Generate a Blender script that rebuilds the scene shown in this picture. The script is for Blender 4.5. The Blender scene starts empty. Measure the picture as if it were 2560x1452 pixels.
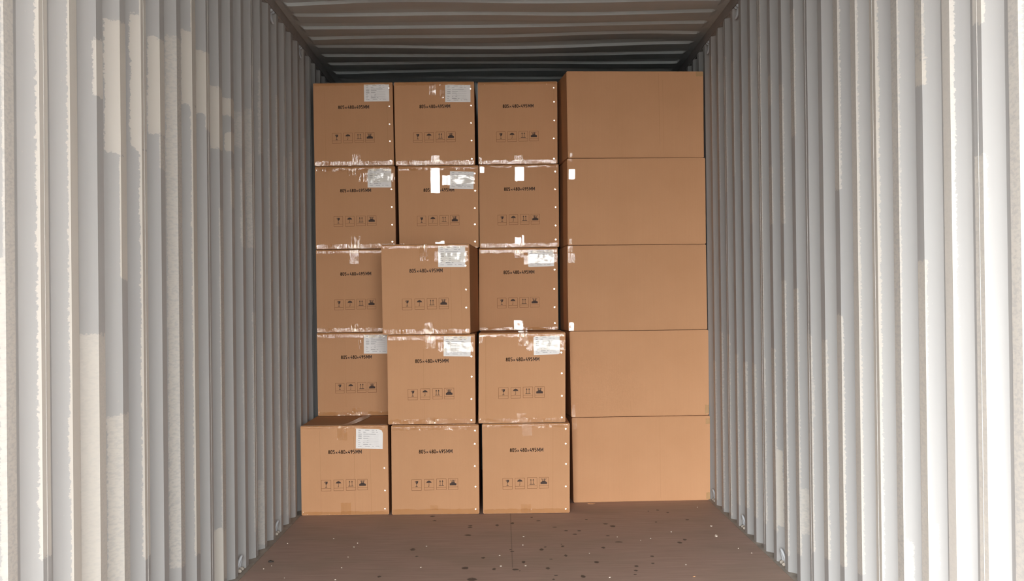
import bpy, bmesh, math, random
import numpy as np
from mathutils import Matrix, Vector

sc = bpy.context.scene
COL = sc.collection

# ------------------------------------------------------------------ camera
# x right, y into the container, z up; the eye stands one metre inside the open doors
F, CX, CY = 3930.0, 1280.0, 726.0
VP, ROLL, EYE = (1255.0, 763.0), 0.0115, 1.15
_yd = np.array([VP[0] - CX, VP[1] - CY, F]); _yd /= np.linalg.norm(_yd)
_dn = np.array([ROLL, 1.0, 0.0]); _dn -= _dn.dot(_yd) * _yd; _dn /= np.linalg.norm(_dn)
R = np.stack([np.cross(_dn, _yd), _yd, -_dn])
EYE_P = np.array([0.0, 0.0, EYE])
def ray(px, py): return R @ np.array([(px - CX) / F, (py - CY) / F, 1.0])
def at_depth(px, py, Y): d = ray(px, py); return EYE_P + d * (Y / d[1])
def at_height(px, py, Z): d = ray(px, py); return EYE_P + d * ((Z - EYE) / d[2])
def at_side(px, py, X): d = ray(px, py); return EYE_P + d * (X / d[0])
cam = bpy.data.cameras.new('camera'); cam.sensor_width = 36.0; cam.lens = 36.0 * F / 2560.0
cam.clip_start = 0.05; cam.clip_end = 500
co = bpy.data.objects.new('camera', cam); COL.objects.link(co)
M4 = Matrix.Identity(4)
for i in range(3):
    M4[i][0], M4[i][1], M4[i][2] = R[i, 0], -R[i, 1], -R[i, 2]
    M4[i][3] = EYE_P[i]
co.matrix_world = M4
sc.camera = co

# ------------------------------------------------------------------ light
YD, YE = -1.0, 11.0                # door plane, closed end
XL, XR = -1.145, 1.205             # inner faces of the side walls
ZC, ZR = 2.72, 2.662               # roof, underside of the top rails
w = bpy.data.worlds.new('sky'); sc.world = w; w.use_nodes = True
wn = w.node_tree.nodes; wl = w.node_tree.links; bg = wn['Background']
bg.inputs['Color'].default_value = (1.0, 0.995, 0.985, 1)
SKY_BASE = 28.0
GLOWS = [(36.0, (-0.29, -0.894, 0.342), 17.0), (52.0, (-0.41, -0.879, 0.242), 30.0)]      # hazy sky with broad bright patches: strength, direction, tightness
_tc = wn.new('ShaderNodeTexCoord'); _sum = None
for _st, _dir, _pwr in GLOWS:
    _dt = wn.new('ShaderNodeVectorMath'); _dt.operation = 'DOT_PRODUCT'
    wl.new(_tc.outputs['Generated'], _dt.inputs[0]); _dt.inputs[1].default_value = Vector(_dir).normalized()
    _mx = wn.new('ShaderNodeMath'); _mx.operation = 'MAXIMUM'; wl.new(_dt.outputs['Value'], _mx.inputs[0]); _mx.inputs[1].default_value = 0.0
    _pw = wn.new('ShaderNodeMath'); _pw.operation = 'POWER'; wl.new(_mx.outputs[0], _pw.inputs[0]); _pw.inputs[1].default_value = _pwr
    _ma = wn.new('ShaderNodeMath'); _ma.operation = 'MULTIPLY_ADD'; wl.new(_pw.outputs[0], _ma.inputs[0]); _ma.inputs[1].default_value = _st
    if _sum is None: _ma.inputs[2].default_value = SKY_BASE
    else: wl.new(_sum, _ma.inputs[2])
    _sum = _ma.outputs[0]
wl.new(_sum, bg.inputs['Strength'])
pl = bpy.data.lights.new('door_portal', 'AREA'); pl.shape = 'RECTANGLE'; pl.size = XR - XL; pl.size_y = ZC
po = bpy.data.objects.new('door_portal', pl); COL.objects.link(po)
po.location = ((XL + XR) / 2, YD, ZC / 2); po.rotation_euler = (math.radians(90), 0, 0)
pl.cycles.is_portal = True
sc.view_settings.view_transform = 'Standard'; sc.view_settings.look = 'None'
sc.view_settings.gamma = 1.0; sc.view_settings.use_curve_mapping = False
sc.view_settings.exposure = 0.2
sc.cycles.max_bounces = 10; sc.cycles.diffuse_bounces = 7; sc.cycles.glossy_bounces = 4
sc.cycles.transparent_max_bounces = 12; sc.cycles.caustics_reflective = False
sc.cycles.sample_clamp_indirect = 20.0

# ------------------------------------------------------------------ materials
def mat(name):
    m = bpy.data.materials.new(name); m.use_nodes = True
    return m, m.node_tree.nodes, m.node_tree.links, m.node_tree.nodes['Principled BSDF']
def node(n, t, **kw):
    x = n.new(t)
    for k, v in kw.items():
        if k.startswith('i_'): x.inputs[k[2:].replace('_', ' ')].default_value = v
        else: setattr(x, k, v)
    return x
def mapped(n, l, scale, out='Object'):
    tc = node(n, 'ShaderNodeTexCoord'); mp = node(n, 'ShaderNodeMapping'); mp.inputs['Scale'].default_value = scale
    l.new(tc.outputs[out], mp.inputs['Vector']); return mp.outputs['Vector']
def noise(n, l, vec, scale, detail=3, rough=0.55):
    x = node(n, 'ShaderNodeTexNoise', i_Scale=scale, i_Detail=detail, i_Roughness=rough)
    l.new(vec, x.inputs['Vector']); return x.outputs['Fac']
def ramp(n, l, fac, stops):
    r = node(n, 'ShaderNodeValToRGB'); e = r.color_ramp.elements
    e[0].position, e[0].color = stops[0][0], (*stops[0][1], 1); e[1].position, e[1].color = stops[-1][0], (*stops[-1][1], 1)
    for p, c in stops[1:-1]:
        q = e.new(p); q.color = (*c, 1)
    l.new(fac, r.inputs['Fac']); return r.outputs['Color']
def mix(n, l, fac, a, b, mode='MIX'):
    x = node(n, 'ShaderNodeMix', data_type='RGBA', blend_type=mode)
    for s, v in ((0, fac), (6, a), (7, b)):
        if hasattr(v, 'links'): l.new(v, x.inputs[s])
        elif s == 0: x.inputs[0].default_value = v
        else: x.inputs[s].default_value = (*v, 1)
    return x.outputs[2]
def math_(n, l, op, a, b=0.0, clamp=False):
    x = node(n, 'ShaderNodeMath', operation=op, use_clamp=clamp)
    for s, v in ((0, a), (1, b)):
        if hasattr(v, 'links'): l.new(v, x.inputs[s])
        else: x.inputs[s].default_value = v
    return x.outputs[0]
def smooth(n, l, v, lo, hi):
    x = node(n, 'ShaderNodeMapRange', interpolation_type='SMOOTHSTEP')
    x.inputs['From Min'].default_value = lo; x.inputs['From Max'].default_value = hi
    l.new(v, x.inputs['Value']); return x.outputs['Result']
def attr(n, name): return node(n, 'ShaderNodeAttribute', attribute_name=name).outputs['Fac']
def bump(n, l, b, h, strength, dist):
    x = node(n, 'ShaderNodeBump', i_Strength=strength, i_Distance=dist)
    l.new(h, x.inputs['Height']); l.new(x.outputs['Normal'], b.inputs['Normal']); return x

GREY = (0.385, 0.390, 0.388); PRIMER = (0.545, 0.530, 0.488)
def wall_paint():
    m, n, l, b = mat('scraped_grey_paint')
    v = mapped(n, l, (0.4, 0.35, 1.0)); v2 = mapped(n, l, (1, 1, 1)); vs = mapped(n, l, (2, 2, 0.12))
    base = mix(n, l, 0.5, GREY, ramp(n, l, noise(n, l, vs, 3.0, 4), [(0.3, (0.325, 0.332, 0.335)), (0.7, (0.425, 0.43, 0.425))]))
    speck = smooth(n, l, noise(n, l, v2, 60, 2), 0.74, 0.80)
    base = mix(n, l, math_(n, l, 'MULTIPLY', speck, 0.35), base, PRIMER)
    nz = noise(n, l, v, 95, 5, 0.72); nl = noise(n, l, v2, 9, 3)
    nn = math_(n, l, 'ADD', math_(n, l, 'MULTIPLY', math_(n, l, 'SUBTRACT', nz, 0.5), 1.4),
               math_(n, l, 'MULTIPLY', math_(n, l, 'SUBTRACT', nl, 0.5), 0.5))
    f = smooth(n, l, math_(n, l, 'ADD', attr(n, 'wear'), nn), 0.0, 0.09)
    brush = ramp(n, l, noise(n, l, mapped(n, l, (0.3, 0.3, 1.0)), 140, 4), [(0.36, (0.35, 0.35, 0.35)), (0.56, (1.25, 1.25, 1.25))])
    st = mix(n, l, smooth(n, l, attr(n, 'strength'), 0.6, 0.95), brush, (1.1, 1.1, 1.1))
    f2 = math_(n, l, 'MULTIPLY', f, attr(n, 'strength'))
    x = node(n, 'ShaderNodeRGBToBW'); l.new(st, x.inputs[0])
    f2 = math_(n, l, 'MULTIPLY', f2, x.outputs[0], True)
    prim = mix(n, l, 0.6, PRIMER, ramp(n, l, noise(n, l, vs, 2.2, 3), [(0.3, (0.50, 0.475, 0.42)), (0.7, (0.58, 0.57, 0.54))]))
    l.new(mix(n, l, f2, base, prim), b.inputs['Base Color'])
    b.inputs['Roughness'].default_value = 0.55; b.inputs['Specular IOR Level'].default_value = 0.35
    bump(n, l, b, f2, 0.25, 0.001)
    return m
def roof_paint():
    m, n, l, b = mat('grey_roof_paint'); v = mapped(n, l, (0.3, 2.0, 1))
    l.new(ramp(n, l, noise(n, l, v, 2.5, 4), [(0.3, (0.39, 0.425, 0.43)), (0.7, (0.47, 0.505, 0.505))]), b.inputs['Base Color'])
    b.inputs['Roughness'].default_value = 0.5; return m
def cardboard():
    m, n, l, b = mat('brown_cardboard')
    v = mapped(n, l, (1, 1, 0.02)); v2 = mapped(n, l, (1, 1, 1)); oi = node(n, 'ShaderNodeObjectInfo')
    fl = noise(n, l, v, 130, 2); mo = noise(n, l, v2, 4, 3); fine = noise(n, l, v2, 160, 2)
    c = mix(n, l, 0.55, (0.55, 0.298, 0.157), ramp(n, l, mo, [(0.3, (0.52, 0.278, 0.143)), (0.7, (0.58, 0.320, 0.172))]))
    c = mix(n, l, math_(n, l, 'MULTIPLY', fl, 0.16), c, (0.38, 0.20, 0.110))
    c = mix(n, l, math_(n, l, 'MULTIPLY', fine, 0.14), c, (0.62, 0.39, 0.21))
    hv = node(n, 'ShaderNodeHueSaturation'); l.new(c, hv.inputs['Color'])
    l.new(math_(n, l, 'ADD', math_(n, l, 'MULTIPLY', oi.outputs['Random'], 0.10), 0.95), hv.inputs['Value'])
    l.new(hv.outputs['Color'], b.inputs['Base Color']); b.inputs['Roughness'].default_value = 0.72
    b.inputs['Specular IOR Level'].default_value = 0.10
    bump(n, l, b, fl, 0.18, 0.001); return m
def tape_film(name, wrinkle, tint, refl, rough=0.10, scale=(230, 230, 14)):
    m, n, l, b = mat(name); n.remove(b); out = n['Material Output']
    v = mapped(n, l, scale); h1 = noise(n, l, v, 1.0, 2, 0.5); h2 = noise(n, l, mapped(n, l, (16, 16, 9)), 1.0, 2, 0.5)
    h = math_(n, l, 'ADD', math_(n, l, 'MULTIPLY', h1, 0.26), math_(n, l, 'MULTIPLY', h2, 1.0))
    bp = node(n, 'ShaderNodeBump', i_Strength=1.0, i_Distance=wrinkle); l.new(h, bp.inputs['Height'])
    g = node(n, 'ShaderNodeBsdfGlossy', i_Roughness=rough); l.new(bp.outputs['Normal'], g.inputs['Normal'])
    t = node(n, 'ShaderNodeBsdfTransparent'); t.inputs['Color'].default_value = (*tint, 1)
    fr = node(n, 'ShaderNodeFresnel', i_IOR=1.5); l.new(bp.outputs['Normal'], fr.inputs['Normal'])
    f = math_(n, l, 'MULTIPLY', fr.outputs[0], refl, True)
    mx = node(n, 'ShaderNodeMixShader'); l.new(f, mx.inputs[0]); l.new(t.outputs[0], mx.inputs[1]); l.new(g.outputs[0], mx.inputs[2])
    l.new(mx.outputs[0], out.inputs['Surface']); return m
def plain(name, c, rough=0.6, metal=0.0, var=0.0, sc_=20, spec=0.5):
    m, n, l, b = mat(name); b.inputs['Specular IOR Level'].default_value = spec
    if var:
        v = mapped(n, l, (1, 1, 1)); f = noise(n, l, v, sc_, 3)
        l.new(ramp(n, l, f, [(0.3, tuple(x * (1 - var) for x in c)), (0.7, tuple(min(1, x * (1 + var)) for x in c))]), b.inputs['Base Color'])
    else: b.inputs['Base Color'].default_value = (*c, 1)
    b.inputs['Roughness'].default_value = rough; b.inputs['Metallic'].default_value = metal; return m
def plywood():
    m, n, l, b = mat('worn_brown_plywood')
    g = noise(n, l, mapped(n, l, (0.5, 6, 1)), 9, 5, 0.6); big = noise(n, l, mapped(n, l, (1, 1, 1)), 2.2, 4); fine = noise(n, l, mapped(n, l, (14, 70, 1)), 3, 3)
    c = ramp(n, l, g, [(0.25, (0.33, 0.224, 0.182)), (0.5, (0.41, 0.286, 0.237)), (0.75, (0.475, 0.34, 0.286))])
    c = mix(n, l, math_(n, l, 'MULTIPLY', smooth(n, l, big, 0.42, 0.65), 0.35), c, (0.30, 0.235, 0.18))
    c = mix(n, l, math_(n, l, 'MULTIPLY', smooth(n, l, fine, 0.60, 0.80), 0.22), c, (0.50, 0.37, 0.30))
    jag = math_(n, l, 'MULTIPLY', math_(n, l, 'SUBTRACT', noise(n, l, mapped(n, l, (1, 1, 1)), 45, 3), 0.5), 1.1)
    s = smooth(n, l, math_(n, l, 'ADD', attr(n, 'stain'), jag), 0.32, 0.62)
    c = mix(n, l, math_(n, l, 'MULTIPLY', s, 0.82), c, (0.035, 0.027, 0.024))
    j = attr(n, 'joint')
    c = mix(n, l, math_(n, l, 'MULTIPLY', smooth(n, l, j, 0.35, 1.0), 0.5), c, (0.03, 0.022, 0.02))
    l.new(c, b.inputs['Base Color']); b.inputs['Roughness'].default_value = 0.62; b.inputs['Specular IOR Level'].default_value = 0.3
    bump(n, l, b, g, 0.15, 0.002); return m

M = dict(wall=wall_paint(), roof=roof_paint(), card=cardboard(), ply=plywood(),
         edge=tape_film('clear_packing_tape', 0.0056, (0.95, 0.90, 0.80), 0.95, 0.08),
         tab=tape_film('clear_tape_tab', 0.0034, (0.96, 0.92, 0.84), 0.7, 0.10, (110, 110, 8)),
         flat=tape_film('smooth_clear_tape', 0.0009, (0.96, 0.92, 0.84), 0.95, 0.05, (60, 60, 10)),
         film=tape_film('clear_label_film', 0.0036, (0.97, 0.96, 0.93), 0.65, 0.12, (20, 20, 38)),
         brown=plain('brown_paper_tape', (0.40, 0.225, 0.085), 0.45),
         paper=plain('white_label_paper', (0.78, 0.765, 0.745), 0.5, 0, 0.03, 30),
         ink=plain('dark_print_ink', (0.075, 0.052, 0.044), 0.7, spec=0.08),
         frame_ink=plain('brown_frame_ink', (0.19, 0.082, 0.038), 0.7, spec=0.08),
         lprint=plain('grey_label_print', (0.22, 0.21, 0.22), 0.6),
         steel=plain('bright_staple_wire', (0.85, 0.83, 0.80), 0.25, 1.0),
         crease=plain('creased_cardboard', (0.40, 0.21, 0.10), 0.75, spec=0.1),
         rail=plain('grey_rail_paint', (0.30, 0.285, 0.275), 0.5, 0, 0.12, 6),
         flange=plain('dusty_steel_flange', (0.30, 0.265, 0.225), 0.6, 0, 0.25, 9),
         ring=plain('grey_painted_steel_rod', (0.40, 0.42, 0.44), 0.45),
         weld=plain('pale_weld_bead', (0.38, 0.372, 0.355), 0.65),
         scrap=plain('pale_paper', (0.58, 0.50, 0.42), 0.6),
         stick=plain('dark_rubber', (0.035, 0.028, 0.025), 0.6),
         slab=plain('pale_concrete', (0.30, 0.285, 0.265), 0.85, 0, 0.12, 3))

# ------------------------------------------------------------------ helpers
def mesh_obj(name, verts, faces, m, parent=None, smooth_=False):
    me = bpy.data.meshes.new(name); me.from_pydata([tuple(map(float, v)) for v in verts], [], faces); me.update()
    for x in (m if isinstance(m, (list, tuple)) else [m]): me.materials.append(x)
    if smooth_:
        for p in me.polygons: p.use_smooth = True
    o = bpy.data.objects.new(name, me); COL.objects.link(o)
    if parent: o.parent = parent
    return o
def from_bm(name, bm, m, parent=None):
    me = bpy.data.meshes.new(name); bm.to_mesh(me); bm.free()
    for x in (m if isinstance(m, (list, tuple)) else [m]): me.materials.append(x)
    o = bpy.data.objects.new(name, me); COL.objects.link(o)
    if parent: o.parent = parent
    return o
def thing(name, label, cat, loc, group=None):
    o = bpy.data.objects.new(name, None); COL.objects.link(o); o.empty_display_size = 0.1
    o.location = tuple(map(float, loc)); o['label'] = label; o['category'] = cat
    if group: o['group'] = group
    return o
def structure(o): o['kind'] = 'structure'; return o
def box(x0, x1, y0, y1, z0, z1):
    v = [(x, y, z) for z in (z0, z1) for x, y in ((x0, y0), (x1, y0), (x1, y1), (x0, y1))]
    return v, [(3, 2, 1, 0), (4, 5, 6, 7), (0, 1, 5, 4), (1, 2, 6, 5), (2, 3, 7, 6), (3, 0, 4, 7)]
def attach(me, name, vals):
    a = me.attributes.new(name, 'FLOAT', 'POINT'); a.data.foreach_set('value', np.asarray(vals, np.float32))

# ------------------------------------------------------------------ side walls
PITCH, D0, DEEP = 0.278, 5.025, 0.036        # pressed profile: 72 inner flat, 68 slope, 70 outer flat, 68 slope
# bare-primer patches per inner flat: (top pixel row, bottom row, reach over the slope, strength)
WEAR_L = {-6: [(-60, 1500, .3, .6)], -5: [(-60, 1500, .15, .7), (640, 1500, .5, .8)], -4: [(-60, 1400, .30, .9)],
          -3: [(-60, 1500, .24, .9), (1040, 1180, .33, .9)], -2: [(95, 238, .34, 1), (835, 1500, 1.1, .82)],
          -1: [(52, 385, .92, 1), (385, 700, .15, .9), (1035, 1500, .95, .74)],
          0: [(-60, 60, .15, 1), (36, 372, .7, 1), (372, 1400, .27, 1)], 1: [(94, 336, .8, 1), (336, 420, .1, .6)],
          2: [(90, 1420, .82, .62), (420, 1420, .35, 1)], 3: [(-60, 90, .12, .9), (79, 263, .85, 1), (263, 1390, .24, .9)],
          4: [(126, 287, .95, .95), (287, 326, .2, .9)], 5: [(217, 374, .85, .95), (520, 1330, .15, .6), (1320, 1452, 1.2, .9)],
          6: [(245, 291, .85, .95), (331, 380, .6, .95), (420, 520, .1, .7)], 7: [(277, 370, .85, .65), (420, 620, .3, .8), (925, 1100, .25, .5)],
          8: [(158, 200, .1, .7), (273, 455, .9, .75), (455, 620, .6, .8), (780, 1330, .25, .8)],
          9: [(172, 385, .45, .7), (850, 1300, .25, .7), (1198, 1400, 1.2, .85)], 10: [(190, 430, .1, .4), (480, 760, .12, .7), (345, 560, .25, .7), (560, 1340, .12, .6)],
          11: [(238, 565, .3, .75), (740, 1290, .3, .6)], 12: [(390, 560, .3, .6), (755, 1000, .2, .5), (1050, 1290, .4, .6)],
          13: [(378, 555, .4, .6), (920, 1250, .3, .6)], 14: [(450, 1150, .3, .6)], 15: [(345, 700, .4, .6), (1180, 1240, .8, .6)]}
WEAR_R = {-6: [(-60, 1500, .4, .8)], -5: [(-60, 1500, .3, .8)], -4: [(-60, 55, .3, 1), (385, 1500, .33, .9)],
          -3: [(-60, 1500, .38, 1)], -2: [(-60, 145, .25, .8), (143, 212, .42, 1), (650, 1500, .22, .9), (1300, 1420, .6, .9)],
          -1: [(-60, 1500, .18, .7), (1350, 1500, .6, .9)], 0: [(-60, 1500, .32, 1)], 1: [(-60, 1440, .30, .95)],
          2: [(-60, 475, .30, .9), (787, 1420, .30, .95)], 3: [(850, 1400, .30, .95)], 4: [(836, 1380, .2, .9), (945, 1040, .4, .8)],
          5: [(23, 340, .22, .85), (1218, 1335, 1.0, .75), (720, 1390, .25, .9)], 6: [(208, 560, .24, .8), (700, 1390, .26, .9)],
          7: [(185, 265, .2, .6), (413, 560, .2, .7), (872, 1330, .26, .9), (1120, 1312, .75, 1.1)], 8: [(-60, 1310, .10, .8), (894, 1310, .3, .85)],
          9: [(140, 560, .2, .6), (908, 1295, .35, .8)], 10: [(285, 450, .2, .5), (905, 1270, .4, .9)],
          11: [(150, 440, .2, .5), (885, 1260, .3, .7)], 12: [(138, 480, .2, .6), (835, 1290, .25, .8)],
          13: [(160, 500, .2, .5), (828, 1290, .35, .7)], 14: [(140, 400, .2, .5), (900, 1250, .3, .6)]}
def side_wall(name, X, sgn, WEAR):
    ks = range(-22, 21)
    prof = []            # (depth, outward, k of the flat it wears with, part, t)
    for k in ks:
        d = D0 + PITCH * k
        for t in np.linspace(0, 1, 4)[:-1]: prof.append((d + .072 * t, 0, k, 'flat', t))
        for t in np.linspace(0, 1, 4)[:-1]: prof.append((d + .072 + .068 * t, DEEP * t, k, 'away', t))
        for t in np.linspace(0, 1, 3)[:-1]: prof.append((d + .140 + .070 * t, DEEP, k + 1, 'outer', t))
        for t in np.linspace(0, 1, 11)[:-1]: prof.append((d + .210 + .068 * t, DEEP * (1 - t), k + 1, 'slope', 1 - t))
    prof = [p for p in prof if YD - .3 < p[0] < YE + 0.02]
    zs = np.append(np.arange(0.0, ZR - .004, 0.0125), ZR + .0015)
    nz = len(zs); verts = []; wear = []; stren = []
    for (d, o, k, part, t) in prof:
        best = np.full(nz, -1.0); st = np.ones(nz)
        for (r0, r1, ext, s) in WEAR.get(k, []):
            dk = D0 + PITCH * k
            px = VP[0] + F * X / dk - ROLL * 0
            z1 = at_depth(px, r0, dk)[2]; z0 = max(at_depth(px, r1, dk)[2], 0.02)
            ext = ext if ext > .5 else ext * .62
            s = s * (1 if k < 7 and sgn < 0 else .62 if sgn < 0 else .85 if k < 3 else .78)
            h = {'flat': 40.0, 'away': (0.12 - t) * 70, 'outer': (ext - 1 - t) * 70, 'slope': (ext - t) * 77}[part]
            v = np.clip(np.minimum(h, np.minimum(zs - z0, z1 - zs) * 1000) / 34, -1, 1)
            st = np.where(v > best, s, st); best = np.maximum(best, v)
        for z in zs: verts.append((X + sgn * o, d, z))
        wear.append(best); stren.append(st)
    faces = []
    for i in range(len(prof) - 1):
        for j in range(nz - 1):
            a = i * nz + j; q = (a, a + 1, a + nz + 1, a + nz)
            faces.append(q if sgn > 0 else q[::-1])
    o = mesh_obj(name, verts, faces, M['wall'])
    attach(o.data, 'wear', np.concatenate(wear)); attach(o.data, 'strength', np.concatenate(stren))
    structure(o)
    # upright weld beads where two sheets meet, every fourth flat
    bv, bf = [], []
    for k in range(-20, 20, 4):
        d = D0 + PITCH * k + .036
        for (a0, a1, h) in ((0, .003, .0009),):
            n0 = len(bv); v, f = box(min(X, X - sgn * h), max(X, X - sgn * h), d + a0, d + a1, 0.03, 2.66)
            bv += v; bf += [tuple(i + n0 for i in q) for q in f]
    mesh_obj('weld_bead', bv, bf, M['weld'], o)
    return o
side_wall('wall_left', XL, -1, WEAR_L)
side_wall('wall_right', XR, 1, WEAR_R)

# closed end of the container, pressed the same way
v = []; prof = []
x = XL - .05
while x < XR + .06:
    for dx, dy in ((0, 0), (.07, 0), (.115, .04), (.185, .04)): prof.append((x + dx, YE + dy))
    x += .23
for (x, y) in prof: v += [(x, y, 0), (x, y, ZC + .02)]
structure(mesh_obj('wall_back', v, [(2 * i, 2 * i + 2, 2 * i + 3, 2 * i + 1) for i in range(len(prof) - 1)], M['roof']))

# ------------------------------------------------------------------ roof with pressed cross ribs
RP, RY0, RD = 0.339, 8.05, 0.015
def rib(y):
    t = (y - RY0) % RP
    if t < .017: return RD * (1 - t / .017)
    if t < .165: return 0.0
    if t < .195: return RD * (t - .165) / .03
    return RD
ys = []
y = RY0 - RP * 27
while y < YE:
    ys += [y + a for a in (0, .0085, .017, .06, .11, .165, .18, .195, .24, .29)]; y += RP
ys = [y for y in ys if YD <= y <= YE] + [YE + .02]
xs = sorted(set(list(np.linspace(XL, XR, 61)) + [XL + .03, XL + .045, XL + .06, XR - .03, XR - .045, XR - .06]))
rng = random.Random(5); ph = {}
v = []
for y in ys:
    r = int((y - RY0) // RP)
    if r not in ph: ph[r] = [(rng.uniform(0, 6.28), rng.uniform(.6, 1.4)) for _ in range(3)]
    for x in xs:
        e = min(1, max(0, (min(x - XL, XR - x) - .028) / .04)); e = e * e * (3 - 2 * e)
        sag = sum(.0048 * math.sin(x * (1.3 + i * 1.1) * ph[r][i][1] + ph[r][i][0]) for i in range(3)) * e
        v.append((x, y, ZC - RD + rib(y) * e + RD * (1 - e) + sag - .004 * e))
nx = len(xs)
f = [(i * nx + j, (i + 1) * nx + j, (i + 1) * nx + j + 1, i * nx + j + 1) for i in range(len(ys) - 1) for j in range(nx - 1)]
structure(mesh_obj('ceiling', v, f, M['roof'], None, False))
for nm, a, b2 in (('trim_1', XL - .06, XL), ('trim_2', XR, XR + .06)):
    bm = bmesh.new(); vv, ff = box(a, b2, YD, YE, ZR, ZC + .01)
    bv = [bm.verts.new(q) for q in vv]
    for q in ff: bm.faces.new([bv[i] for i in q])
    bmesh.ops.bevel(bm, geom=bm.edges[:], offset=.006, segments=2, affect='EDGES')
    structure(from_bm(nm, bm, M['rail']))

# ------------------------------------------------------------------ floor
FXL, FXR = XL + .02, XR - .014
sx = np.arange(FXL, FXR + .004, (FXR - FXL) / 300)
sy = np.concatenate([np.arange(YD, 6.29, .2), np.arange(6.3, 9.35, .009), np.arange(9.4, YE + .2, .1)])
SPOTS = [(1020, 1270, 6.095, s) for s in [(375, 125, 36, 10), (950, 268, 34, 9), (950, 293, 34, 9), (1360, 260, 24, 16), (915, 410, 50, 11), (1590, 230, 25, 14), (1565, 630, 22, 8), (1590, 657, 30, 8), (1145, 755, 27, 14), (75, 622, 34, 9), (70, 641, 34, 6), (870, 912, 47, 18), (1310, 927, 27, 17), (1760, 820, 27, 17), (1640, 935, 45, 12), (1700, 955, 12, 7), (2035, 630, 28, 17), (2090, 590, 22, 7), (2355, 580, 22, 13), (2345, 548, 12, 7), (2405, 722, 24, 15), (2130, 915, 28, 16), (2235, 290, 32, 7), (2410, 342, 25, 9), (2540, 397, 30, 7), (1985, 192, 30, 6), (1885, 140, 20, 7), (970, 1085, 70, 22), (2220, 1085, 25, 10), (2180, 778, 22, 7), (2255, 1025, 30, 6), (135, 733, 22, 7), (405, 190, 25, 6)]] + \
        [(1420, 1240, 5.333, s) for s in [(245, 312, 15, 7), (500, 370, 30, 8), (595, 400, 34, 11), (150, 461, 26, 8), (95, 507, 24, 8), (530, 527, 24, 5), (675, 610, 46, 7), (470, 687, 24, 14), (380, 880, 30, 12), (200, 1070, 32, 17), (910, 933, 30, 10), (905, 990, 24, 11), (897, 1043, 20, 9), (1490, 618, 32, 12), (1555, 580, 22, 11), (1120, 800, 26, 8), (1130, 895, 22, 8), (1590, 315, 24, 7), (1330, 218, 20, 7), (1195, 185, 20, 7), (1175, 345, 18, 6), (1070, 200, 12, 5)]] + \
        [(620, 1270, 6.095, s) for s in [(2510, 625, 38, 9), (2000, 1040, 30, 14)]]
GX, GY = np.meshgrid(sx, sy); stain = np.zeros_like(GX)
for ox, oy, s, (cx, cy, rx, ry) in SPOTS:
    p = at_height(ox + cx / s, oy + cy / s, 0); a = rx / s * p[1] / F
    b2 = abs(at_height(ox + cx / s, oy + (cy - ry) / s, 0)[1] - at_height(ox + cx / s, oy + (cy + ry) / s, 0)[1]) / 2
    stain = np.maximum(stain, np.clip(1.35 - .85 * np.sqrt(((GX - p[0]) / a) ** 2 + ((GY - p[1]) / b2) ** 2), 0, 1))
jx = at_height(1279, 1350, 0)[0]; jy = at_height(1300, 1341, 0)[1]
joint = np.maximum(np.clip(1.0 - np.abs(GX - jx) / .006, 0, 1) * (GY > 6.9), np.clip(.82 - np.abs(GY - jy) / .010, 0, 1))
nx = len(sx)
v = np.stack([GX.ravel(), GY.ravel(), np.zeros(GX.size)], 1)
f = [(i * nx + j, i * nx + j + 1, (i + 1) * nx + j + 1, (i + 1) * nx + j) for i in range(len(sy) - 1) for j in range(nx - 1)]
o = mesh_obj('floor', v, f, M['ply']); attach(o.data, 'stain', stain.ravel()); attach(o.data, 'joint', joint.ravel()); structure(o)
for nm, a, b2 in (('trim_3', XL - .06, FXL), ('trim_4', FXR, XR + .06)):
    structure(mesh_obj(nm, *box(a, b2, YD, YE, -.02, .003), M['flange']))
structure(mesh_obj('ground', [(-60, -60, -.15), (60, -60, -.15), (60, YD, -.15), (-60, YD, -.15)], [(0, 1, 2, 3)], M['slab']))
structure(mesh_obj('trim_5', *box(XL - .06, XR + .06, YD, YD + .05, -.15, -.001), M['flange']))
# unseen panels added outside the shell to keep daylight out of the box
structure(mesh_obj('light_block_left', *box(XL - .10, XL - .075, YD, YE + .1, -.15, ZC + .06), M['roof']))
structure(mesh_obj('light_block_right', *box(XR + .075, XR + .10, YD, YE + .1, -.15, ZC + .06), M['roof']))
structure(mesh_obj('light_block_top', *box(XL - .10, XR + .10, YD, YE + .1, ZC + .04, ZC + .06), M['roof']))
structure(mesh_obj('light_block_under', *box(XL - .10, XR + .10, YD + .06, YE + .1, -.15, -.03), M['roof']))
structure(mesh_obj('light_block_back', *box(XL - .10, XR + .10, YE + .07, YE + .1, -.15, ZC + .06), M['roof']))

# ------------------------------------------------------------------ cartons
class Face:
    """front of a carton: u left to right, v top to bottom (0..1), mm offsets from a corner"""
    def __init__(s, P, dep):          # P: TL TR BL BR, dep: unit vector into the carton
        s.P = [np.array(p) for p in P]; s.dep = np.array(dep)
        s.W = np.linalg.norm(s.P[1] - s.P[0]); s.H = np.linalg.norm(s.P[2] - s.P[0])
        n = np.cross(s.P[1] - s.P[0], s.P[2] - s.P[0]); n /= np.linalg.norm(n)
        s.n = n if n[1] < 0 else -n
    def p(s, u, v, off=0.0):
        a, b, c, d = s.P
        return (1 - v) * ((1 - u) * a + u * b) + v * ((1 - u) * c + u * d) + s.n * off
    def top(s, u, d, off=0.0): return (1 - u) * s.P[0] + u * s.P[1] + s.dep * d + np.array([0, 0, off])

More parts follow.
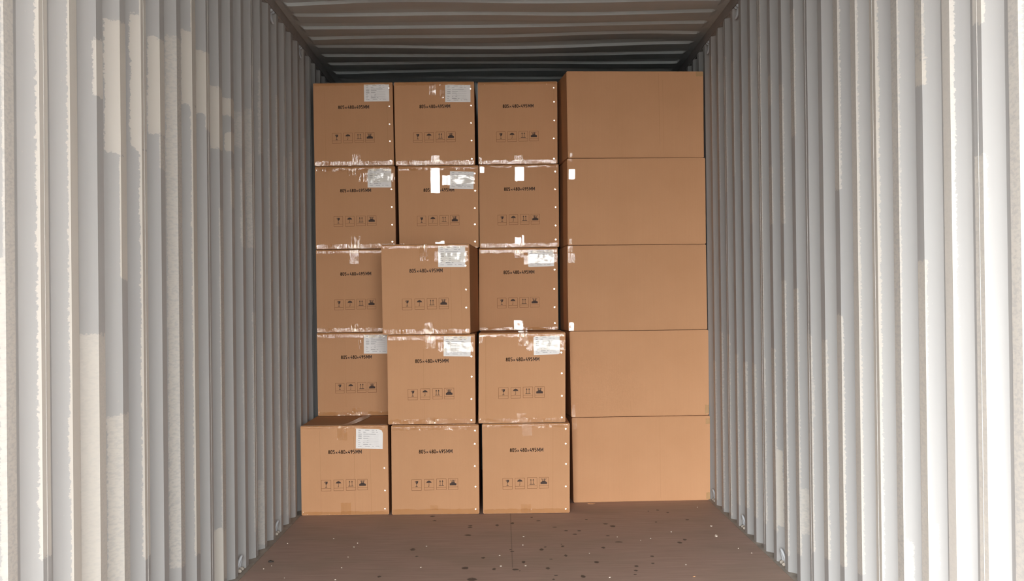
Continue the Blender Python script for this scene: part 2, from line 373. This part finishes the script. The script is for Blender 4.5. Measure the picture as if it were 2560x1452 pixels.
class Ink:
    def __init__(s): s.v = []; s.f = []
    def poly(s, pts): n = len(s.v); s.v += list(pts); s.f.append(tuple(range(n, n + len(pts))))
    def seg(s, a, b, t):
        dx, dy = b[0] - a[0], b[1] - a[1]; L = math.hypot(dx, dy) or 1; nx_, ny_ = -dy / L * t / 2, dx / L * t / 2
        s.poly([(a[0] + nx_, a[1] + ny_), (b[0] + nx_, b[1] + ny_), (b[0] - nx_, b[1] - ny_), (a[0] - nx_, a[1] - ny_)])
    def line(s, pts, t):
        for a, b in zip(pts[:-1], pts[1:]):
            s.seg(a, b, t)
        for q in pts[1:-1]: s.disc(q, t / 2, 10)
    def disc(s, c, r, n=14, ry=None): s.poly([(c[0] + r * math.cos(6.2832 * i / n), c[1] + (ry or r) * math.sin(6.2832 * i / n)) for i in range(n)])
    def arc(s, c, rx, ry, a0, a1, t, n=18):
        s.line([(c[0] + rx * math.cos(math.radians(a0 + (a1 - a0) * i / n)), c[1] + ry * math.sin(math.radians(a0 + (a1 - a0) * i / n))) for i in range(n + 1)], t)
    def rect(s, x0, y0, x1, y1): s.poly([(x0, y0), (x1, y0), (x1, y1), (x0, y1)])
    def build(s, name, m, face, u0, v0, off, parent, rot=0.0):
        """millimetres, y down, anchored at (u0, v0) of the face"""
        cs, sn = math.cos(rot), math.sin(rot)
        pts = []
        for i, (x, y) in enumerate(s.v):
            X, Y = x * cs - y * sn, x * sn + y * cs
            pts.append(face.p(u0 + X / 1000 / face.W, v0 + Y / 1000 / face.H, off) - np.array(parent_loc(parent)))
        return mesh_obj(name, pts, s.f, m, parent)
def parent_loc(o):
    l = np.zeros(3)
    while o is not None: l = l + np.array(o.location); o = o.parent
    return l

def size_ink():
    k = Ink(); t = 3.6
    def ell(x, y, w_, h): k.arc((x + w_ / 2, y + h / 2), w_ / 2 - t / 2, h / 2 - t / 2, 0, 360, t, 22)
    def eight(x): ell(x + .6, 0, 9.8, 11.2); ell(x, 8.6, 11, 12.4)
    def zero(x):
        k.arc((x + 5.5, 6.2), 3.95, 4.65, 180, 360, t); k.arc((x + 5.5, 14.8), 3.95, 4.65, 0, 180, t)
        k.seg((x + t / 2, 6), (x + t / 2, 15), t); k.seg((x + 11 - t / 2, 6), (x + 11 - t / 2, 15), t)
    def five(x):
        k.line([(x + 10.3, 1.55), (x + 2.2, 1.55), (x + 1.7, 10)], t); k.arc((x + 4.9, 14), 4.6, 5.4, -115, 125, t)
    def four(x):
        k.line([(x + 7, .5), (x + 1.0, 14.4), (x + 11.4, 14.4)], t); k.seg((x + 8.2, 9), (x + 8.2, 21), t)
    def nine(x):
        ell(x, 0, 11, 12.6); k.line([(x + 9.6, 6.5), (x + 8.6, 12.5), (x + 4.0, 20.6)], t)
    def times(x, w_=9.5): k.seg((x, 9), (x + w_, 19), t * .85); k.seg((x, 19), (x + w_, 9), t * .85)
    def em(x): k.line([(x + 1.5, 21), (x + 1.5, .8), (x + 7.7, 15), (x + 13.9, .8), (x + 13.9, 21)], t)
    eight(0); zero(12.7); five(25.6); times(41.5); four(57); eight(70.3); zero(83); times(96.6)
    four(109.8); nine(123); five(136.2); em(151.5); em(169.5)
    k.v = [(x - 92.5, y - 10.5) for x, y in k.v]
    return k
def frame_ink():
    k = Ink(); t = 1.5
    k.line([(0, 0), (53, 0), (53, 60), (0, 60), (0, 0)], t); k.seg((0, 46), (53, 46), t); return k
def glass_ink():
    k = Ink(); k.poly([(20.5, 8.5), (36, 8.5), (34.5, 18), (31.5, 22.5), (28, 24.5), (24.5, 24), (22, 20), (24.5, 15.5), (22.5, 12.5)])
    k.poly([(17, 8.5), (19, 8.5), (21, 13), (22.6, 15.5), (20.6, 18.6), (18, 14)])
    k.rect(25.2, 24, 27.6, 38); k.poly([(20, 40.5), (21.5, 37.6), (31.5, 37.6), (33, 40.5)]); return k
def umbrella_ink():
    k = Ink(); n = 20
    top = [(26 + 14.6 * math.cos(math.pi - math.pi * i / n), 21.5 - 13.2 * math.sin(math.pi * i / n)) for i in range(n + 1)]
    bot = []
    for c in (31.5, 26, 20.5)[0:0]: pass
    for j in range(4):
        x1, x0 = 40.6 - j * 7.3, 40.6 - (j + 1) * 7.3
        bot += [(x1 + (x0 - x1) * i / 6, 21.5 - 2.6 * math.sin(math.pi * i / 6)) for i in range(1, 7)]
    k.poly(top + bot[:-1]); k.seg((26, 6), (26, 10), 1.8); k.line([(26.2, 19), (26.2, 36.5)], 1.9); k.arc((24, 36.5), 2.2, 3.4, 0, 165, 1.8, 8); return k
def arrows_ink():
    k = Ink()
    for x in (19.5, 33): k.poly([(x - 4.6, 15.5), (x, 6.5), (x + 4.6, 15.5)]); k.rect(x - 1.2, 15, x + 1.2, 37)
    k.rect(12, 36, 41, 38.8); return k
def stack_ink():
    k = Ink(); k.poly([(8, 37), (8, 25.5), (14, 25), (16, 21), (20, 19.6), (32, 19.6), (36.5, 21), (38, 25), (44.5, 25.5), (44.5, 37)])
    for x in (21.8, 30.2): k.poly([(x - 1.9, 19.6), (x - 2.0, 9), (x - .9, 6), (x + 1, 6), (x + 2, 9), (x + 1.9, 19.6)])
    k.seg((11, 6.5), (19, 17.5), 1.6); k.seg((41, 6.5), (33, 17.5), 1.6); k.seg((14, 5.5), (18.5, 11), 1.1); k.seg((38, 5.5), (33.5, 11), 1.1); return k
def label_ink(w_, h_):
    k = Ink(); sx_, sy_ = w_ / 950, h_ / 660
    def dash(x0, x1, y, t): k.rect(x0 * sx_, (y - t / 2) * sy_, x1 * sx_, (y + t / 2) * sy_)
    def words(x0, x1, y, t):
        r = random.Random(int(x0 * 7 + y)); x = x0
        while x < x1 - 6:
            wd = min(r.uniform(12, 34), x1 - x); dash(x, x + wd, y, t); x += wd + 6
    for x0, x1, y, t in ((82, 168, 48, 20), (325, 475, 42, 16), (560, 640, 40, 12), (705, 745, 40, 12), (82, 160, 112, 16), (260, 350, 110, 16), (560, 650, 104, 14), (705, 775, 104, 12),
                         (82, 205, 178, 16), (82, 205, 236, 14), (82, 200, 254, 12), (82, 205, 308, 14), (82, 200, 330, 14), (82, 130, 392, 14), (82, 165, 452, 16), (82, 135, 520, 14),
                         (265, 700, 172, 13), (265, 470, 240, 13), (265, 440, 310, 14), (400, 440, 384, 12), (265, 300, 450, 12), (390, 440, 446, 14), (265, 430, 516, 16), (480, 535, 514, 14),
                         (82, 210, 588, 14), (325, 500, 584, 14), (585, 640, 582, 11), (700, 830, 578, 11)): words(x0, x1, y, t)
    for y in (196, 262, 332, 402, 464, 530): dash(255, 800, y, 4)
    return k

SIZE = size_ink()
SYMS = [('fragile_symbol', glass_ink, .2300), ('umbrella_symbol', umbrella_ink, .3725), ('upright_symbol', arrows_ink, .5130), ('stacking_symbol', stack_ink, .6470)]
def patch(name, face, u0, u1, v0, v1, off, m, parent, nu=6, nv=4, ragged=0.0, over=0.0, under=0.0, seed=0, pts=None, bulge=0.0, tilt=0.0, swing=0.0):
    """film or paper stuck on the front; over / under continue it onto the top or bottom face"""
    r = random.Random(seed); loc = parent_loc(parent); V = []; rows = []
    if over: rows += [('t', over, 0), ('t', over * .4, 0)]
    rows += [('f', v0 + (v1 - v0) * j / nv, j) for j in range(nv + 1)]
    for kind, val, j in rows:
        for i in range(nu + 1):
            u = u0 + (u1 - u0) * i / nu
            if kind == 't': V.append(face.top(u, val, off + .0004) - loc)
            else:
                vv = val
                if ragged and ((j == nv and not under) or (j == 0 and not over)): vv += r.uniform(-1, 1) * ragged
                if under and j == nv: vv = 1.0
                lean = tilt * (v1 - v0) * face.H * (1 - j / nv) + swing * (u - u0) * face.W
                V.append(face.p(u + (r.uniform(-1, 1) * ragged * .3 if i in (0, nu) else 0), vv, off + lean + bulge * r.uniform(0, 1)) - loc)
    n = nu + 1
    f = [(a * n + b, a * n + b + 1, (a + 1) * n + b + 1, (a + 1) * n + b) for a in range(len(rows) - 1) for b in range(nu)]
    return mesh_obj(name, V, f, m, parent, True)
def paper_label(face, u0, v0, u1, v1, corners, rot, parent, gloss, seed):
    """corners: cut sizes (mm) TL TR BR BL; gloss: strip of clear film (v range) taped over it"""
    W_, H_ = (u1 - u0) * face.W * 1000, (v1 - v0) * face.H * 1000
    k = Ink(); c = corners; pts = []
    for (x, y, sx_, sy_, q) in ((0, 0, 1, 1, c[0]), (W_, 0, -1, 1, c[1]), (W_, H_, -1, -1, c[2]), (0, H_, 1, -1, c[3])):
        if q <= 0: pts.append((x, y))
        else:
            a, b2 = (x, y + sy_ * q * .8), (x + sx_ * q, y)
            mid = (x + sx_ * q * .28, y + sy_ * q * .24)
            if (sx_ * sy_) > 0: pts += [a, mid, b2]
            else: pts += [b2, mid, a]
    k.poly(pts)
    lab = k.build('shipping_label', M['paper'], face, u0, v0, .0012, parent, rot); lab['label'] = 'white printed shipping label'
    ink = label_ink(W_, H_)
    ink.build('label_print', M['lprint'], face, u0, v0, .0015, lab, rot)
    return lab

STAPLE_LABEL = 'bright diagonal wire staple'
def staple(face, u, v, parent, r):
    """two flat wire crowns side by side, slanting"""
    bm = bmesh.new(); loc = parent_loc(parent); W_, H_ = face.W * 1000, face.H * 1000
    a = math.radians(52 + r.uniform(-6, 6)); dx, dy = math.cos(a), -math.sin(a)
    for s in (-1, 1):
        cx, cy = s * 2.3 * dy * -1, s * 2.3 * dx
        ring = []
        for (l_, t_) in ((-4.6, -1.4), (4.6, -1.4), (4.6, 1.4), (-4.6, 1.4)):
            x, y = cx + l_ * dx - t_ * dy, cy + l_ * dy + t_ * dx
            ring.append((u + x / W_, v + y / H_))
        lo = [bm.verts.new(face.p(p[0], p[1], .0003) - loc) for p in ring]
        mid = [(sum(p[0] for p in ring) / 4), (sum(p[1] for p in ring) / 4)]
        hi = [bm.verts.new(face.p(p[0] * .8 + mid[0] * .2, p[1] * .8 + mid[1] * .2, .0022) - loc) for p in ring]
        bm.faces.new(hi)
        for i in range(4): bm.faces.new([lo[i], lo[(i + 1) % 4], hi[(i + 1) % 4], hi[i]])
    bmesh.ops.recalc_face_normals(bm, faces=bm.faces[:])
    return from_bm('staple', bm, M['steel'], parent)

def carton(px, Y, yaw, depth, zb, label, group, right_edge=None):
    """px: front corners TL TR BL BR in the photo's pixels, Y: distance of the front's middle"""
    s, c = math.sin(yaw), math.cos(yaw)
    xm = at_depth((px[0][0] + px[1][0]) / 2, (px[0][1] + px[2][1]) / 2, Y)[0]
    P = []
    for (x, y) in px:
        q = at_depth(x, y, Y); q = at_depth(x, y, Y + (q[0] - xm) * -math.tan(yaw)); P.append(q)
    if right_edge is not None:
        for i in (1, 3): P[i][0] = right_edge
    zt = (P[0][2] + P[1][2]) / 2
    P[0][2] = P[1][2] = zt; P[2][2] = P[3][2] = zb
    dep = np.array([s, c, 0])
    face = Face(P, dep)
    B = [p + dep * depth for p in P]
    base = (P[2] + P[3] + B[2] + B[3]) / 4
    t = thing('cardboard_box', label, 'box', base, group)
    bm = bmesh.new(); vs = [bm.verts.new(p - base) for p in P + B]
    for q in ((0, 1, 3, 2), (5, 4, 6, 7), (4, 5, 1, 0), (2, 3, 7, 6), (4, 0, 2, 6), (1, 5, 7, 3)): bm.faces.new([vs[i] for i in q])
    bmesh.ops.recalc_face_normals(bm, faces=bm.faces[:])
    bmesh.ops.bevel(bm, geom=bm.edges[:], offset=.0035, segments=2, affect='EDGES')
    body = from_bm('carton_body', bm, [M['card'], M['crease']], t)
    return t, face, body, zt
def crease(face, body, lines):
    """long fold lines drawn as darker strips on the front, kept in the body mesh"""
    me = body.data; bm = bmesh.new(); bm.from_mesh(me); loc = parent_loc(body)
    for (u0, v0, u1, v1, wd) in lines:
        h = wd / 1000 / face.W / 2
        vs = [bm.verts.new(face.p(u, v, .0004) - loc) for u, v in ((u0 - h, v0), (u0 + h, v0), (u1 + h, v1), (u1 - h, v1))]
        f = bm.faces.new(vs); f.material_index = 1
    bm.to_mesh(me); bm.free()

G1 = 'size-marked cartons in the three left columns'; G2 = 'long plain cartons in the right hand stack'
Q = lambda a, b, c, d: (a, b, c, d)
# tabs: (u0,u1,v0,v1,film)  label: (u0,v0,u1,v1,corner cuts,rot)  strip: film over the label
CARTONS = [
 ('C1', 'size-marked carton on the floor at far left, label corner folded, its top in view', ((750.9, 1064.7), (969, 1062.3), (754, 1288.8), (972.9, 1286)), 8.711, 0, .805, dict(
    tabs=[(.42, .535, 0, .165, 'edge'), (.45, .565, .865, 1, 'tab')], et=.033, eb=.04, label=(.638, .037, .946, .258, (0, 26, 0, 0), .03), st=(.48, .73, .935),
    cr=[(.61, .12, .615, .98, 1.2), (.795, .27, .80, .99, 1.0), (.22, .06, .225, .98, .8)])),
 ('C2', 'unlabelled size-marked carton on the floor, second from the left wall', ((978, 1063.8), (1196.6, 1061), (979.6, 1286.5), (1198.5, 1285)), 8.692, 0, .805, dict(
    tabs=[(.44, .53, .9, .95, 'tab')], et=.055, eb=.06, st=(.067, .215, .465, .695, .945))),
 ('C3', 'unlabelled size-marked carton on the floor beside the long plain cartons', ((1205, 1058.8), (1424.4, 1057.9), (1207.7, 1283.8), (1424.4, 1282.4)), 8.689, 0, .805, dict(
    tabs=[(.455, .57, 0, .14, 'flat'), (.44, .555, .9, 1, 'tab')], et=.045, eb=.05, st=(.065, .23, .455, .705, .955), cr=[(.81, .05, .805, .97, 1.0)])),
 ('R', 'long plain carton on the floor by the right wall, bottom of its stack', ((1429.7, 1042.7), (1775, 1040.4), (1434, 1255.3), (1775.7, 1252)), 9.155, -.058, .48, dict(
    plainbox=1, tabs=[(.968, .998, .03, .10, 'brown'), (.97, .998, .91, .99, 'brown'), (.005, .035, 0, .13, 'tab')], cr=[(.635, 0, .635, .96, .8)])),
 ('C1', 'size-marked carton standing back on top of the far left floor carton', ((791.6, 832), (994, 830), (795, 1036.6), (997, 1034.5)), 9.46, 0, .805, dict(
    right_edge=-.648, tabs=[(.535, .575, .09, .20, 'tab'), (.44, .555, .905, 1, 'tab')], et=.06, eb=.045, label=(.605, .03, .93, .255, (0, 0, 0, 0), .01), st=(.3, .5, .7), cr=[(.36, .1, .365, .9, .8)])),
 ('C2', 'labelled carton directly under the carton that juts out at mid height', ((967.8, 836.9), (1187.2, 835), (970.3, 1061.9), (1189, 1060)), 8.737, 0, .78, dict(
    tabs=[(.435, .55, 0, .155, 'edge'), (.58, .655, .085, .2, 'edge'), (.955, .985, .085, .2, 'edge'), (.45, .57, .93, 1, 'edge')], et=.06, eb=.055, label=(.645, .02, .953, .245, (0, 0, 0, 0), .02), film=(.085, .2),
    st=(.25, .475, .725, .96), cr=[(.41, .16, .415, .95, .8)])),
 ('C3', 'size-marked carton with round-cornered label, just left of the second long carton', ((1197, 832.4), (1413.6, 830.6), (1196, 1058.8), (1413.6, 1057)), 8.706, 0, .805, dict(
    tabs=[(.46, .57, 0, .145, 'edge'), (.545, .64, .095, .2, 'edge'), (.93, 1, .09, .2, 'edge'), (.44, .55, .895, .97, 'tab'), (.005, .045, .02, .11, 'edge')], et=.045, eb=.05, label=(.63, .043, .932, .25, (10, 7, 12, 0), -.025), film=(.085, .2),
    st=(.225, .455, .705, .945), cr=[(.08, .05, .085, .9, 1.0)])),
 ('R', 'long plain carton second from the floor in the right hand stack', ((1424, 828), (1771, 825), (1428, 1040.5), (1773, 1038)), 9.165, -.058, .48, dict(
    plainbox=1, tabs=[(.97, .998, .88, .98, 'brown'), (.005, .03, .86, 1, 'tab')])),
 ('C1', 'shaded carton with no visible label, behind and left of the jutting one', ((789.6, 624.3), (991, 622), (792.3, 830.9), (994, 829)), 9.44, 0, .805, dict(
    right_edge=-.644, tabs=[(.43, .545, 0, .175, 'edge'), (.44, .53, .9, 1, 'tab')], et=.045, eb=.05, st=(.3, .5, .7))),
 ('C2', 'carton jutting forward at mid height, its shaded right side in view', ((952.6, 610.8), (1172.8, 609), (956.8, 835.4), (1176, 832)), 8.71, .048, .795, dict(
    tabs=[(.43, .535, 0, .185, 'tab'), (.605, .65, .08, .19, 'edge'), (.955, .985, .08, .2, 'edge'), (.475, .58, .875, 1, 'edge')], et=.045, eb=.055, label=(.648, .025, .955, .258, (0, 0, 0, 0), .01), film=(.1, .205),
    st=(.245, .51, .71, .96), cr=[(.785, .26, .79, .98, 1.0), (.9, .25, .905, .95, .7)])),
 ('C3', 'set-back carton with tilted shiny label, third from the floor in its column', ((1197.2, 619.8), (1394, 619), (1198, 823.9), (1396, 823)), 9.43, 0, .805, dict(
    tabs=[(.45, .57, .03, .12, 'edge'), (.57, .635, .09, .2, 'edge'), (.945, 1, .075, .18, 'edge'), (.44, .555, .88, 1, 'flat')], et=.06, eb=.035, label=(.62, .035, .948, .235, (0, 0, 0, 8), -.025), film=(.08, .19),
    st=(.27, .505, .725, .92))),
 ('R', 'long plain carton at the middle of the right hand stack', ((1418, 613.5), (1765, 611), (1421, 826), (1768.5, 824)), 9.17, -.058, .48, dict(
    plainbox=1, tabs=[(.005, .04, 0, .07, 'edge'), (.005, .055, .09, .2, 'edge'), (.005, .04, .9, 1, 'flat')])),
 ('C1', 'carton against left wall in the second row down, label corner cut', ((787, 416), (986.8, 414.4), (789.6, 622.8), (989.7, 620.5)), 9.42, 0, .805, dict(
    tabs=[(.405, .52, .03, .115, 'tab'), (.55, .66, .085, .19, 'tab'), (.95, 1, .09, .19, 'tab'), (.445, .56, .845, 1, 'tab')], et=.06, eb=.055, label=(.66, .035, .957, .26, (16, 0, 0, 0), .01), film=(.09, .2),
    st=(.285, .5, .715, .92))),
 ('C2', 'carton with a long white tape strip hiding part of its size marking', ((994.5, 415.3), (1195.8, 412.6), (998.5, 620.5), (1196.7, 618.3)), 9.43, 0, .805, dict(
    tabs=[(.405, .52, .03, .33, 'flat'), (.55, .608, .12, .235, 'flat'), (.612, .65, .12, .235, 'flat'), (.455, .57, .915, .955, 'flat'), (.01, .065, .94, .97, 'flat')], et=.055, eb=.02, label=(.647, .07, .945, .28, (0, 0, 0, 0), .03), film=(.12, .225),
    st=(.1, .31, .52, .715, .925))),
 ('C3', 'unlabelled carton with short white tape tabs above and below its print', ((1197.4, 411), (1396.5, 411), (1199, 617.4), (1397.9, 616)), 9.43, 0, .805, dict(
    tabs=[(.01, .065, .02, .1, 'flat'), (.45, .565, .03, .2, 'flat'), (.445, .525, .88, .96, 'flat'), (.535, .56, .855, .97, 'flat')], et=.035, eb=.05, st=(.09, .305, .52, .74, .91))),
 ('R', 'long plain carton with a small white tape square at upper left', ((1418, 396.2), (1763, 394.3), (1419.5, 611.5), (1765, 609)), 9.165, -.058, .48, dict(
    plainbox=1, tabs=[(.01, .055, .125, .24, 'flat'), (.005, .035, .0, .03, 'edge'), (.01, .03, .93, 1, 'edge')])),
 ('C1', 'labelled carton at the top of the column by the left wall', ((782.5, 208.8), (981, 204.3), (786, 414.5), (985, 411.8)), 9.42, 0, .805, dict(
    tabs=[(.48, .585, .86, .95, 'tab')], et=.035, eb=.055, label=(.64, .025, .957, .23, (0, 0, 0, 0), 0), st=(.07, .29, .505, .71, .945), cr=[(.14, .1, .145, .95, .7), (.925, .25, .93, .9, 1.0)])),
 ('C2', 'labelled carton on top of the second column from the left', ((984.6, 206), (1185, 202.5), (989, 412.7), (1187.7, 410)), 9.43, 0, .805, dict(
    tabs=[(.44, .52, .02, .16, 'tab'), (.57, .63, .1, .2, 'tab'), (.45, .56, .885, .96, 'tab')], et=.04, eb=.055, label=(.638, .04, .955, .245, (0, 0, 0, 0), .01), st=(.09, .29, .5, .71, .93))),
 ('C3', 'unlabelled carton at the top of the third column', ((1194.3, 205), (1393, 203.3), (1196, 410), (1394, 409.3)), 9.43, 0, .805, dict(
    tabs=[(.455, .56, .895, .965, 'edge'), (.01, .04, .91, 1, 'edge')], et=.035, eb=.05, st=(.08, .25, .475, .695, .94), cr=[(.955, .1, .96, .92, .8)])),
 ('R', 'topmost long plain carton, highest box of the whole load', ((1416, 178.3), (1758.3, 178.3), (1420, 394.3), (1760, 392.4)), 9.165, -.08, .48, dict(
    plainbox=1, tabs=[(.945, .998, .005, .055, 'brown'), (.015, .03, .945, .99, 'edge')], cr=[(.67, .02, .675, .85, 1.2), (.70, .1, .702, .95, .7)])),
]
tops = {}; seed = 0
for colm, label, px, Y, yaw, depth, o in CARTONS:
    seed += 1; r = random.Random(seed * 13)
    plainb = o.get('plainbox')
    zb = tops.get(colm, -.0020) + .0027
    t, face, body, zt = carton(px, Y, yaw, depth, zb, label, G2 if plainb else G1, o.get('right_edge'))
    tops[colm] = zt
    if o.get('cr'): crease(face, body, o['cr'])
    tilt = 0.0 if zb < 1.3 else .022 if zb < 1.8 else .045     # high rows: film leaned out at the top so it mirrors door daylight
    if not plainb:
        patch('edge_tape', face, .012, .988, .006, o['et'], .0009, M['edge'], t, 40, 3, .006, over=.022, seed=seed, bulge=.0007)
        patch('edge_tape', face, .012, .988, 1 - o['eb'], .996, .0009, M['edge'], t, 40, 3, .006, seed=seed + 50, bulge=.0007, tilt=tilt)
    for i, (u0, u1, v0, v1, fm) in enumerate(o['tabs']):
        p = patch('tape_strip', face, u0, u1, max(v0, .006), min(v1, .994), .0006 if fm == 'brown' else .0014, M[fm], t, 6, 5, .004, seed=seed * 9 + i, bulge=.0006 if fm != 'flat' else .0002, tilt=tilt, swing=.085 if plainb and fm != 'brown' else 0.0)  # swing turns clear tape on the long cartons to mirror the doorway
        if fm == 'brown': p['label'] = 'brown tape patch'
    if not plainb:
        m_ = SIZE.build('size_marking', M['ink'], face, .506, .295, .0004, t, -.004); m_['label'] = 'printed size 805×480×495MM'
        for nm, fn, u in SYMS:
            k = fn(); fr = frame_ink(); n0 = len(k.v); nf = len(k.f)
            k.v += fr.v; k.f += [tuple(i + n0 for i in q) for q in fr.f]
            y0 = {.23: .608, .3725: .606, .513: .603, .647: .602}[u]
            so_ = k.build(nm, [M['ink'], M['frame_ink']], face, u, y0, .0004, t, -.006)
            for i, q in enumerate(so_.data.polygons): q.material_index = 0 if i < nf else 1
        if o.get('label'):
            u0, v0, u1, v1, cc, rot = o['label']
            lb = paper_label(face, u0, v0, u1, v1, cc, rot, t, None, seed)
            if o.get('film'): patch('label_film', face, u0 + .005, u1 + .01, o['film'][0], o['film'][1], .0022, M['film'], t, 14, 6, .003, seed=seed + 7, bulge=.0015)
        for v in o['st']: staple(face, .956 + r.uniform(-.004, .004), v, t, r)
    if colm == 'C1' and seed == 1:       # tape run curving over the open top of the front left carton
        loc = parent_loc(t); V = []; n = 16
        for i in range(n + 1):
            d = .004 + .74 * i / n; q = i / n; c_ = .50 + .16 * (q ** .6) - .02 * q
            for k in range(5): V.append(face.top(c_ + (k - 2) * .026, d, .0012 + r.uniform(0, .0012)) - loc)
        mesh_obj('top_tape', V, [(i * 5 + k, i * 5 + k + 1, i * 5 + k + 6, i * 5 + k + 5) for i in range(n) for k in range(4)], M['edge'], t, True)
    if label.startswith('size-marked carton with round'):
        loc = parent_loc(t); V = []
        for i in range(9):
            for k in range(4): V.append(face.top(.46 + k * .036, .004 + .7 * i / 8, .0012 + r.uniform(0, .001)) - loc)
        mesh_obj('top_tape', V, [(i * 4 + k, i * 4 + k + 1, i * 4 + k + 5, i * 4 + k + 4) for i in range(8) for k in range(3)], M['flat'], t, True)

# ------------------------------------------------------------------ lashing rings
def rod(name, pts, rad, m, parent):
    cu = bpy.data.curves.new(name, 'CURVE'); cu.dimensions = '3D'; cu.bevel_depth = rad; cu.bevel_resolution = 3
    sp = cu.splines.new('POLY'); sp.points.add(len(pts) - 1)
    for q, p in zip(sp.points, pts): q.co = (*map(float, p), 1)
    tmp = bpy.data.objects.new('tmp', cu); me = bpy.data.meshes.new_from_object(tmp)
    bpy.data.objects.remove(tmp); bpy.data.curves.remove(cu)
    me.name = name; me.materials.clear(); me.materials.append(m)
    for p in me.polygons: p.use_smooth = True
    o = bpy.data.objects.new(name, me); COL.objects.link(o); o.parent = parent
    return o
def lashing_ring(side, D, low, label):
    X = XL if side < 0 else XR; x0 = X + side * .012
    z = .004 if low else ZR
    t = thing('lashing_ring', label, 'lashing ring', (x0, D, z), 'lashing rings welded in the wall recesses')
    s = 1 if low else -1
    pts = []
    for i in range(25):
        a = math.pi * i / 24
        pts.append((side * (.006 - .016 * math.sin(a)), -.030 * math.cos(a), s * (.004 + .062 * math.sin(a) ** .7)))
    rod('ring_rod', pts, .006, M['ring'], t)
    for y in (-.030, .030):
        bm = bmesh.new(); vv, ff = box(-.012, .014, y - .010, y + .010, min(0, s * .014), max(0, s * .014)); bv = [bm.verts.new(q) for q in vv]
        for q in ff: bm.faces.new([bv[i] for i in q])
        bmesh.ops.bevel(bm, geom=bm.edges[:], offset=.003, segments=2, affect='EDGES')
        from_bm('weld_pad', bm, M['flange' if low else 'ring'], t)
lashing_ring(-1, 6.87, True, 'grey lashing ring low on the left wall, the one nearer the camera')
lashing_ring(-1, 7.98, True, 'grey lashing ring low on left wall, just ahead of the cartons')
lashing_ring(1, 6.87, True, 'grey lashing ring low on the right wall, the one nearer the camera')
lashing_ring(1, 7.98, True, 'grey lashing ring low on right wall, midway to the long cartons')
lashing_ring(1, 9.09, True, 'grey lashing ring at the foot of the right wall beside the long cartons')
lashing_ring(-1, 7.98, False, 'grey lashing ring under the left roof rail, nearer of two')
lashing_ring(-1, 9.09, False, 'grey lashing ring under the left roof rail above the cartons')
lashing_ring(1, 7.98, False, 'grey lashing ring under the right roof rail, nearer of two')
lashing_ring(1, 9.09, False, 'grey lashing ring under the right roof rail above the long cartons')

# ------------------------------------------------------------------ litter on the floor
r = random.Random(77)
def flake(px, py, w_px, d_mm, m, name, label, cat, group=None, th=.003, rot=0.0):
    p = at_height(px, py, 0); a = w_px / 2 * p[1] / F; b2 = d_mm / 2000
    n = 7; ang = sorted(r.uniform(0, 6.283) for _ in range(n)); ang = [6.283 * i / n + r.uniform(-.25, .25) for i in range(n)]
    ring = [(a * math.cos(t) * r.uniform(.75, 1.05), b2 * math.sin(t) * r.uniform(.75, 1.05)) for t in ang]
    ring = [(x * math.cos(rot) - y * math.sin(rot), x * math.sin(rot) + y * math.cos(rot)) for x, y in ring]
    V = [(x, y, 0) for x, y in ring] + [(x * .9, y * .9, th * r.uniform(.6, 1.3)) for x, y in ring]
    f = [tuple(range(n - 1, -1, -1)), tuple(range(n, 2 * n))] + [(i, (i + 1) % n, n + (i + 1) % n, n + i) for i in range(n)]
    o = mesh_obj(name, V, f, m); o.location = (p[0], p[1], .0008)
    o['label'] = label; o['category'] = cat
    if group: o['group'] = group
for (x, y, w_) in ((1778, 1315.6, 7), (1845.6, 1371.8, 3.5), (1543, 1342.8, 3), (1473, 1384, 3.5), (1714.8, 1412, 5), (1524, 1444, 7), (1743, 1268.5, 3), (1879, 1383, 4),
                   (1626.6, 1346.5, 5), (1601.5, 1351, 3), (1678, 1330, 5), (1066, 1366, 5), (1052, 1419, 6), (834, 1347, 5), (894, 1358, 5), (885, 1368, 5), (870, 1393, 5), (854, 1420, 5),
                   (719, 1359, 5), (679, 1415, 3), (659, 1422.6, 5), (838, 1450, 6), (711, 1445.5, 3), (1309, 1342, 6), (1314, 1415, 6), (1252, 1416, 6), (1249, 1389, 6), (1307, 1363, 5)):
    flake(x, y, w_ * .85, r.uniform(8, 16), M['scrap'], 'paper_scrap', 'tiny pale paper scrap lying on the brown plywood floor', 'scrap', 'pale scraps on the floor')
flake(1790.7, 1341.6, 8, 24, M['scrap'], 'paper_scrap', 'crumpled pale scrap, biggest of those near the right wall', 'scrap', 'pale scraps on the floor', .008)
flake(1735, 1442, 8, 14, M['card'], 'cardboard_scrap', 'small tan cardboard chip on the floor nearest the camera', 'scrap', None, .003)
flake(1478, 1259.5, 21, 34, M['card'], 'cardboard_scrap', 'torn cardboard strip on the floor in front of the long cartons', 'scrap', None, .003, .12)
flake(678, 1405, 17, 22, M['stick'], 'rubber_strip', 'dark strip lying on the floor near the left wall', 'strip', None, .006, .5)
